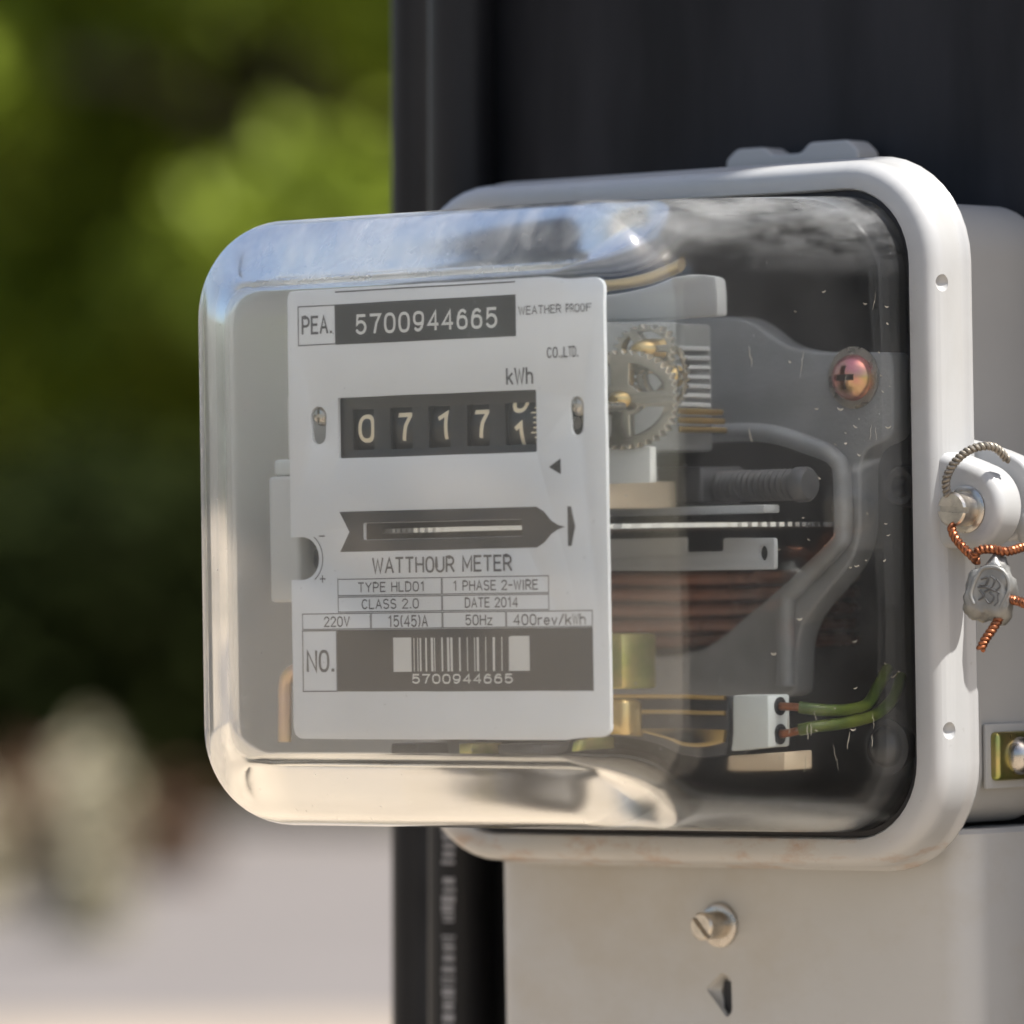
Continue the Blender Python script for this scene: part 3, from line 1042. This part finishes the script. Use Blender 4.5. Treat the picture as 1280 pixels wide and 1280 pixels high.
# ------------------------------------------------------------------ register: dark mask with five openings, drums behind
xs = [-27.5, -15.3, -3.3, 9.0, 22.3]
ws = [3.5, 3.5, 3.5, 3.5, 4.9]
ops = [rr_at(xc, 22.2, hw, 5.0, 0.3, 2) for xc, hw in zip(xs, ws)]
outline('register_mask', [rr_at(-3.2, 22.7, 33.0, 9.0, 0.5, 2)] + ops, -80.3, 0.35, 'mask', meter, 0.05, 1)
YD, ZD, RD = -68.6, 22.2, 10.9
for i, (xc, hw, s) in enumerate(zip(xs, ws, '07171')):
    bm = lathe([(0, -hw - 0.7), (RD - 0.5, -hw - 0.7), (RD, -hw - 0.2), (RD, hw + 0.2), (RD - 0.5, hw + 0.7), (0, hw + 0.7)], 48, 'x', (xc, YD, ZD))
    dr = from_bm('number_drum', bm, 'drum', meter)
    wrap = (YD, ZD, RD + 0.05)
    if i < 4:
        hwid = {'0': 2.7, '7': 2.4}.get(s, 1.6)
        text(s, xc - hwid, 18.9, xc + hwid, 26.0, 0, 'digit', dr, 'digit', wrap, 1.1)
    else:
        text('1', xc - 3.0, 15.9, xc - 0.4, 22.8, 0, 'digit', dr, 'digit', wrap, 1.1)
        text('0', xc - 4.2, 24.8, xc + 0.8, 31.6, 0, 'digit', dr, 'digit', wrap, 1.1)
        for k in range(9):
            z = 17.4 + k * 1.2
            t0, t1 = (z - ZD) / (RD + .05), (z + 0.36 - ZD) / (RD + .05)
            ln = 2.6 if k % 4 == 2 else 1.7
            me = bpy.data.meshes.new('scale_tick')
            v = [((xc + a) * MM, (YD - (RD + .06) * math.cos(t)) * MM, (ZD + (RD + .06) * math.sin(t)) * MM) for a, t in ((4.6 - ln, t0), (4.6, t0), (4.6, t1), (4.6 - ln, t1))]
            me.from_pydata(v, [], [(0, 1, 2, 3)])
            finish('scale_tick', me, 'digit', dr, False)
from_bm('register_shaft', lathe([(0, -36), (1.5, -36), (1.5, 32), (0, 32)], 16, 'x', (0, YD, ZD)), 'steel', meter)
box('register_cheek', -38.5, -32.2, -79.4, -60.5, 12, 33, 'mask', meter, 0.4)
# plate screws seen in the keyholes
for xk in (-40.9, 41.6):
    bm = lathe([(0, -1.6), (1.6, -1.4), (2.4, -0.6), (2.5, 0), (1.2, 0), (1.2, 14), (0, 14)], 24, 'y', (xk - 0.3, -80.2, 25.9))
    s = from_bm('plate_screw', bm, 'steel', meter)
    kb = [from_bm('cutter', box_bm(xk - 0.3 - a, xk - 0.3 + a, -83, -80.9, 25.9 - b, 25.9 + b), 'steel') for a, b in ((1.7, 0.35), (0.35, 1.7))]
    cut(s, kb)

# ------------------------------------------------------------------ works behind the plate
fo = fillet([(-62, 50.5), (23.5, 49.5), (35.6, 41.6), (45.4, 40.0), (68.5, 39.0), (69.2, 36), (69.2, 18.1), (58.8, 15.5), (58.4, -9.5), (38.4, -27.5), (37.2, -44.6), (-62, -44.5)],
            [3, 6, 5, 4, 3, 3, 4, 6, 8, 7, 3, 3], 5)
fi = fillet([(-40, 20.0), (30.3, 19.6), (52.6, 12.8), (53.0, -5.2), (13.2, -30.6), (6.9, -33.3), (-40, -36.0)], [3, 5, 5, 5, 4, 3, 3], 5)
outline('frame_casting', [fo, fi], 5.0, 4.0, 'casting', meter, 0.9, 2)
# rib standing proud along the frame opening
rib_o = fillet([(28, 21.0), (31.0, 21.2), (54.6, 14.4), (55.2, -6.2), (38.8, -18.5), (53.4, -5.2), (52.9, 12.6), (30.3, 19.7), (28, 19.6)], 1.2, 3)
tube_pts = [(10, -1.0, 20.6), (30.5, -1.0, 20.4), (48, -1.0, 15.9), (53.0, -1.0, 13.2), (54.6, -1.0, 10), (54.8, -1.0, -4), (52.6, -1.0, -8.0), (40, -1.0, -17.5), (36.6, -1.0, -22.0), (36.0, -1.0, -42)]
from_bm('frame_rib', tube(tube_pts, 2.3, 12, 6), 'casting', meter)
# ear screw, iridescent zinc
es = from_bm('frame_screw', lathe([(0, -4.4), (2.0, -4.1), (3.8, -3.2), (5.2, -1.7), (5.7, -0.3), (5.7, 0), (0, 0)], 36, 'y', (57.6, 0.2, 33.2)), 'zinc_pink', meter)
cut(es, [from_bm('cutter', box_bm(57.6 - a, 57.6 + a, -8, -1.8, 33.2 - b, 33.2 + b), 'zinc_pink') for a, b in ((2.9, 0.75), (0.75, 2.9))])
for a, b in ((2.8, 0.7), (0.7, 2.8)):  # dark bars painting the shade inside the cross cut
    box('recess_shade', 57.6 - a, 57.6 + a, -2.35 - (0.1 if a > 1 else 0), -1.7, 33.2 - b, 33.2 + b, 'lead_dark', es, 0.0)
from_bm('screw_washer', lathe([(5.2, 0.9), (7.4, 0.9), (7.6, 0.6), (7.6, 0.2), (5.2, 0.2)], 36, 'y', (57.6, 0.1, 33.2)), 'steel', es)
# hole in the dark casting to the right
from_bm('frame_boss', lathe([(0, 2), (2.6, 2), (2.8, -3), (4.4, -3.4), (5.0, -2.4), (5.2, 6)], 28, 'y', (63.5, 14, 6.5)), 'dark_metal', meter)

bs = from_bm('cover_screw', lathe([(0, -3.4), (2.2, -3.2), (4.2, -2.0), (5.0, -0.4), (5.0, 6), (0, 6)], 28, 'y', (63.0, 4, -57.0)), 'dark_metal', meter)
from_bm('screw_washer', lathe([(4.6, 1.4), (6.6, 1.4), (6.8, 0.9), (6.8, 0.2), (4.6, 0.2)], 28, 'y', (63.0, 4, -57.0)), 'dark_metal', bs)
# spinning disc: thin, with a milled edge
bm = bmesh.new()
nD, RDk = 240, 56.0
rr_ = []
for zz in (-0.55, 0.55):
    rr_.append([((RDk + (0.25 if i % 2 else 0)) * math.cos(2 * math.pi * i / nD), -22 + (RDk + (0.25 if i % 2 else 0)) * math.sin(2 * math.pi * i / nD), -2.5 + zz) for i in range(nD)])
loft(bm, rr_, True, True)
disc = from_bm('rotor_disc', bm, 'aluminium', meter, smooth=False)
from_bm('rotor_shaft', lathe([(0, -36), (1.3, -36), (1.3, 30), (0, 30)], 16, 'z', (0, -22, 0)), 'steel', disc)

# register side: plastic block, ribs, gear train
reg = box('register_body', -48, 33.5, -60, -25, 15.5, 46.5, 'plastic_dull', meter, 1.0)
for k in range(9):
    z = 21.5 + k * 2.3
    box('register_rib', 33.6, 34.6, -44, -27, z, z + 1.1, 'plastic_grey', reg, 0.2, 1)
for k in range(3):
    z = 17.6 + k * 2.2
    from_bm('spindle', lathe([(0, -46), (0.75, -46), (0.75, -25), (0, -25)], 14, 'y', (37.0 - k * 0.5, 0, z + 3)), 'brass', reg)
def gear(name, c, r_, teeth, th, m, spokes=5):
    x, y, z = c
    po_, n2 = [], teeth * 4
    for i in range(n2):
        q = r_ + (0.55 if i % 4 in (1, 2) else -0.35)
        t = 2 * math.pi * i / n2
        po_.append((x + q * math.cos(t), z + q * math.sin(t)))
    holes = []
    for k in range(spokes):
        a0 = 2 * math.pi * k / spokes
        h_ = []
        for j in range(7):
            t = a0 + 0.22 + (2 * math.pi / spokes - 0.44) * j / 6
            h_.append((x + r_ * 0.78 * math.cos(t), z + r_ * 0.78 * math.sin(t)))
        for j in range(4):
            t = a0 + 0.45 + (2 * math.pi / spokes - 0.9) * (3 - j) / 3
            h_.append((x + r_ * 0.36 * math.cos(t), z + r_ * 0.36 * math.sin(t)))
        holes.append(h_)
    g_ = outline(name, [po_] + holes, y, th / 2, m, meter, 0.25, 2)
    from_bm('hub', lathe([(0, -2.6), (1.0, -2.5), (1.9, -1.6), (2.4, -0.4), (2.6, 3), (0, 3)], 20, 'y', (x, y, z)), 'brass', g_)
    return g_
gear('gear_wheel', (40.0, -64, 27.5), 11.4, 42, 1.6, 'gear_brass', 4)
gear('gear_wheel', (42.0, -60.5, 39.5), 5.4, 20, 1.6, 'gear_brass', 3)
gear('gear_wheel', (45.0, -58, 33.0), 7.0, 26, 1.4, 'gear_brass', 3)
box('register_bracket', 33, 44.5, -63, -61.5, 7.6, 16.2, 'plastic_white', meter, 0.3)
box('top_plate', -30, 49, -42, -38, 47.5, 55.5, 'plastic_grey', meter, 0.8)
tp = tube([(20, -52, 57.5), (30, -52, 58.6), (36, -52, 58.0), (44, -52, 59.0)], 2.4, 12)
from_bm('brass_strip', tp, 'brass', meter)

box('rear_screen', -50, 14, -66.5, -65, -11, 7, 'mask', meter, 0.3)
box('keyhole_backing', -56, -37, -76.5, -75.5, 16, 31, 'plastic_white', meter, 0.3)
# brake magnet assembly with threaded stud
mg = box('brake_magnet', 17, 34.5, -32, -14, 3.0, 12.0, 'dark_metal', meter, 1.0)
prof_t = [(0, 34.6)]
for k in range(13):
    a = 35.6 + k * 1.75
    prof_t += [(3.0, a), (3.9, a + 0.45), (3.9, a + 0.8), (3.0, a + 1.25)]
prof_t += [(3.0, 59.4), (4.3, 59.6), (4.3, 62.2), (3.6, 63.2), (0, 63.4)]
from_bm('threaded_stud', lathe(prof_t, 24, 'x', (0, -25, 7.0)), 'dark_metal', mg)
box('magnet_yoke', 14, 56, -34, -28, 0.2, 2.2, 'plastic_grey', mg, 0.4)
box('magnet_face', 17, 22, -46, -33, 2, 8.5, 'cream', mg, 0.4)
lb = outline('scale_bracket', [fillet([(-20, -5.2), (32, -5.2), (32, -8.8), (44.5, -8.8), (44.5, -5.6), (60.2, -5.8), (60.2, -13.4), (-20, -12.9)], 0.8, 3),
                               [(56.6 + 1.5 * math.cos(R(t)), -9.4 + 1.9 * math.sin(R(t))) for t in range(0, 360, 30)]], -35, 0.7, 'plastic_grey', meter, 0.15, 1)

# current coil: heavy enamelled turns, each turn a loop of its own
for k in range(5):
    z = -15.2 - k * 3.9
    lp = [(u - 4, 24 + v, z) for u, v in rrect(33, 17, 7, 5)]
    bm = bmesh.new()
    path = [Vector(p) for p in lp]
    n_ = len(path)
    rings = []
    for i in range(n_):
        t = (path[(i + 1) % n_] - path[i - 1]).normalized()
        b = Vector((0, 0, 1))
        a = t.cross(b)
        rings.append([path[i] + (a * math.cos(2 * math.pi * q / 9) + b * math.sin(2 * math.pi * q / 9)) * 1.75 for q in range(9)])
    loft(bm, rings, cyclic=True)
    from_bm('coil_turn', bm, 'enamel', meter)

# terminal block with two wires, laminated core beside it
core = box('laminated_core', 8, 43.4, -33, -24, -56.2, -43.6, 'dark_metal', meter, 0.5)
for z in (-43.9, -47.6, -52.2):
    from_bm('core_wire', tube([(8, -34, z), (24, -34, z + 0.2), (43, -34, z - 0.1)], 0.55, 8), 'brass', core)
tb = box('terminal_block', 46.5, 57.4, -35.5, -27, -55.4, -43.4, 'ceramic', meter, 0.6)
for k, z in enumerate((-46.2, -52.6)):
    from_bm('wire_hole', lathe([(1.6, -0.2), (2.2, -0.2), (2.2, 0.3), (0, 0.3), (0, 0.1), (1.6, 0.1)], 20, 'x', (57.4, -31, z)), 'gasket', tb)
    from_bm('bare_wire', tube([(55, -31, z), (59, -31, z - 0.1), (63.4, -30, z - 0.3 + k)], 1.0, 10), 'copper', tb)
from_bm('insulated_wire', tube([(62.6, -30.2, -46.5), (66.5, -27, -47.2), (67.8, -18, -47.4), (66.6, -8, -46.2), (64, 0, -42), (61, 8, -38)], 1.45, 12), 'wire_green', tb)
from_bm('insulated_wire', tube([(62.6, -30.2, -51.9), (66.0, -28, -51.2), (68.0, -18, -50.4), (67.6, -6, -48.8), (65.5, 4, -45), (62, 12, -40)], 1.45, 12), 'wire_green', tb)
box('block_foot', 45.5, 62.0, -35, -24, -61.0, -56.6, 'cream', meter, 0.5)
box('brass_terminal', 31, 38.6, -63, -58, -53.5, -43.8, 'brass', meter, 1.2, 3)
box('brass_post', 28, 36, -60, -52, -41.5, -28, 'zinc_yellow', meter, 0.8)
# parts that peep out on the plate's left
box('side_magnet', -61.5, -51.5, -78, -66, -19.5, 11.5, 'plastic_white', meter, 1.0, 3)
box('side_magnet_cap', -60.5, -53, -77, -68, 11.7, 15.6, 'ceramic', meter, 0.8)
from_bm('adjusting_screw', lathe([(0, -1), (3.4, -1), (4.2, -0.2), (4.4, 6), (0, 6)], 24, 'y', (-46.0, -74, -8.9)), 'dark_metal', meter)
bm = tube([(-52, -74, -37.2), (-57, -74, -36.2), (-60.2, -74, -39), (-60.6, -74, -46), (-60.8, -74, -54)], 1.7, 10)
from_bm('copper_strap', bm, 'pink_copper', meter)
for xb, wd in ((-28, 9), (-6, 4), (6, 14), (31, 3)):
    box('lower_terminal', xb, xb + wd, -72, -60, -58.6, -54.2, 'zinc_yellow' if wd < 5 else 'dark_metal', meter, 0.6)

# ------------------------------------------------------------------ lead seal on its twisted wire
seal = empty('lead_seal', (0, 0, 0), (0, R(-1.15), 0))
tag(seal, 'crimped grey lead seal hanging on twisted copper wire from the sealing screw', 'seal')
bm = bmesh.new()
bmesh.ops.create_uvsphere(bm, u_segments=32, v_segments=20, radius=1)
for v in bm.verts:
    c_ = v.co
    n1 = 0.07 * math.sin(5 * c_.x + 2 * c_.z) + 0.06 * math.sin(7 * c_.z + 3 * c_.y) + 0.03 * math.sin(13 * c_.x - 9 * c_.z + 4 * c_.y) + 0.02 * math.sin(23 * c_.z + 11 * c_.x)
    f = 1 + n1
    yy = c_.y * 5.2 * f
    yy = max(yy, -3.4 - 0.25 * math.sin(3 * c_.x)) if c_.y < 0 else yy
    v.co = Vector((c_.x * (6.3 - 0.9 * c_.z) * f, yy, c_.z * 8.3 * f))
rot = Matrix.Rotation(R(24), 3, 'Z') @ Matrix.Rotation(R(12), 3, 'Y')
SC = Vector((104.0, -5.2, -19.2))
for v in bm.verts:
    v.co = rot @ v.co + SC
body = from_bm('seal_body', bm, 'lead', seal)
def on_seal(u, q, d=-3.6):
    return rot @ Vector((u, d, q)) + SC
# worn stamp pressed on the face: loose knot of ridges
stamp = bmesh.new()
for k, pts in enumerate([[(-2.6, 2.2), (-1.0, 3.0), (-1.2, 1.2), (-2.6, 0.8)], [(-0.4, 3.4), (0.8, 2.6), (0.2, 0.6), (-1.2, -0.6)], [(1.2, 3.0), (2.4, 1.6), (1.4, 0.2), (0.2, 0.2)],
                         [(-2.4, -0.4), (-1.2, -1.6), (-2.2, -2.8)], [(0.0, -0.4), (1.4, -1.4), (0.6, -3.0), (-0.6, -2.2)], [(2.2, -0.4), (2.5, -2.2), (1.8, -3.4)], [(-3.0, 0.2), (-0.6, 0.6), (2.6, -0.2)]]):
    tube([on_seal(u, q) for u, q in pts], 0.22, 6, 5, bm=stamp)
from_bm('stamp_mark', stamp, 'lead_dark', body)
rim_pts = [((4.3 + 0.3 * math.sin(t * 0.07)) * math.cos(R(t)), (6.0 + 0.4 * math.sin(t * 0.05)) * math.sin(R(t))) for t in range(-40, 232, 24)]
from_bm('seal_edge', tube([on_seal(u, q, -3.3) for u, q in rim_pts], 0.5, 8, 4), 'lead', body)
def coiled(name, pts, m, rc_=0.58, rs=0.55, pitch=2.3, core='lead_dark'):
    w_ = from_bm(name, twisted(pts, rc_, rs, pitch, 2, 8), m, seal)
    from_bm('wire_core', tube(pts, rc_ * 0.95, 10, 12), core, w_)
coiled('upper_wire', [(90.4, -4.2, 3.8), (90.7, -5.0, 7.4), (92.6, -4.6, 11.2), (95.6, -3.0, 14.2), (98.6, -0.6, 15.4), (100.4, 2.4, 14.8), (101.0, 6, 12.0)], 'wire_grey')
coiled('lower_wire', [(91.6, -4.6, -3.4), (93.2, -5.4, -6.2), (96.0, -5.8, -8.8), (98.6, -6.0, -10.8), (100.2, -5.6, -12.6)], 'copper', 0.56, 0.6, 2.7)
coiled('loop_wire', [(99.6, -6.8, -11.6), (101.6, -7.2, -9.6), (105.0, -6.2, -9.4), (107.6, -4.2, -10.0), (109.0, 0.5, -9)], 'copper', 0.6, 0.6, 2.2)
coiled('wire_tail', [(106.8, -5.6, -25.0), (105.6, -7.4, -28.2), (104.0, -8.6, -31.0), (103.1, -9.2, -33.2)], 'copper', 0.6, 0.6, 2.2)
coiled('wire_tail', [(109.0, -4.5, -21.5), (112.0, -5.2, -22.0), (115.0, -5.4, -23.2)], 'copper', 0.6, 0.6, 2.2)

# ------------------------------------------------------------------ dried water marks and scratches on the cover's right wall
rnd = random.Random(12)
V, F = [], []
def wall_pt(y, z):
    return ((75.2 - 2.6 * (7 - y) / 91 + 0.05) * MM, y * MM, z * MM)
def ribbon(pts, wd):
    b0 = len(V)
    n = len(pts)
    for i, p in enumerate(pts):
        a, b = Vector(pts[max(0, i - 1)]), Vector(pts[min(n - 1, i + 1)])
        t = (b - a).normalized()
        k = wd * (0.25 + math.sin(math.pi * (i + 0.5) / n))
        for sg in (1, -1):
            V.append(wall_pt(p[0] - t.y * sg * k / 2, p[1] + t.x * sg * k / 2))
    for i in range(n - 1):
        a = b0 + 2 * i
        F.append((a, a + 1, a + 3, a + 2))
for k in range(40):
    u = rnd.random()
    y, z = -4 - 62 * u * rnd.random() ** 0.4, (54 - 46 * rnd.random() if rnd.random() < 0.55 else rnd.uniform(-56, 12))
    rr, a0 = rnd.uniform(0.5, 1.7), rnd.uniform(-150, -110)
    ribbon([(y + rr * math.cos(R(a0 + q * 18)) * 1.1, z + rr * math.sin(R(a0 + q * 18))) for q in range(rnd.randint(3, 6))], rnd.uniform(0.14, 0.34))
for k in range(16):
    y = -3 - 62 * rnd.random()
    z = rnd.uniform(18, 54) if rnd.random() < 0.5 else rnd.uniform(-58, -46)
    pts, dy = [], rnd.uniform(-0.25, 0.25)
    for q in range(rnd.randint(4, 9)):
        pts.append((y + dy * q + rnd.uniform(-0.25, 0.25), z - q * rnd.uniform(0.5, 0.9)))
    ribbon(pts, rnd.uniform(0.10, 0.22))
me = bpy.data.meshes.new('water_marks')
me.from_pydata(V, [], F)
wm = finish('water_marks', me, 'dried_scale', cover, False)
wm['kind'] = 'stuff'
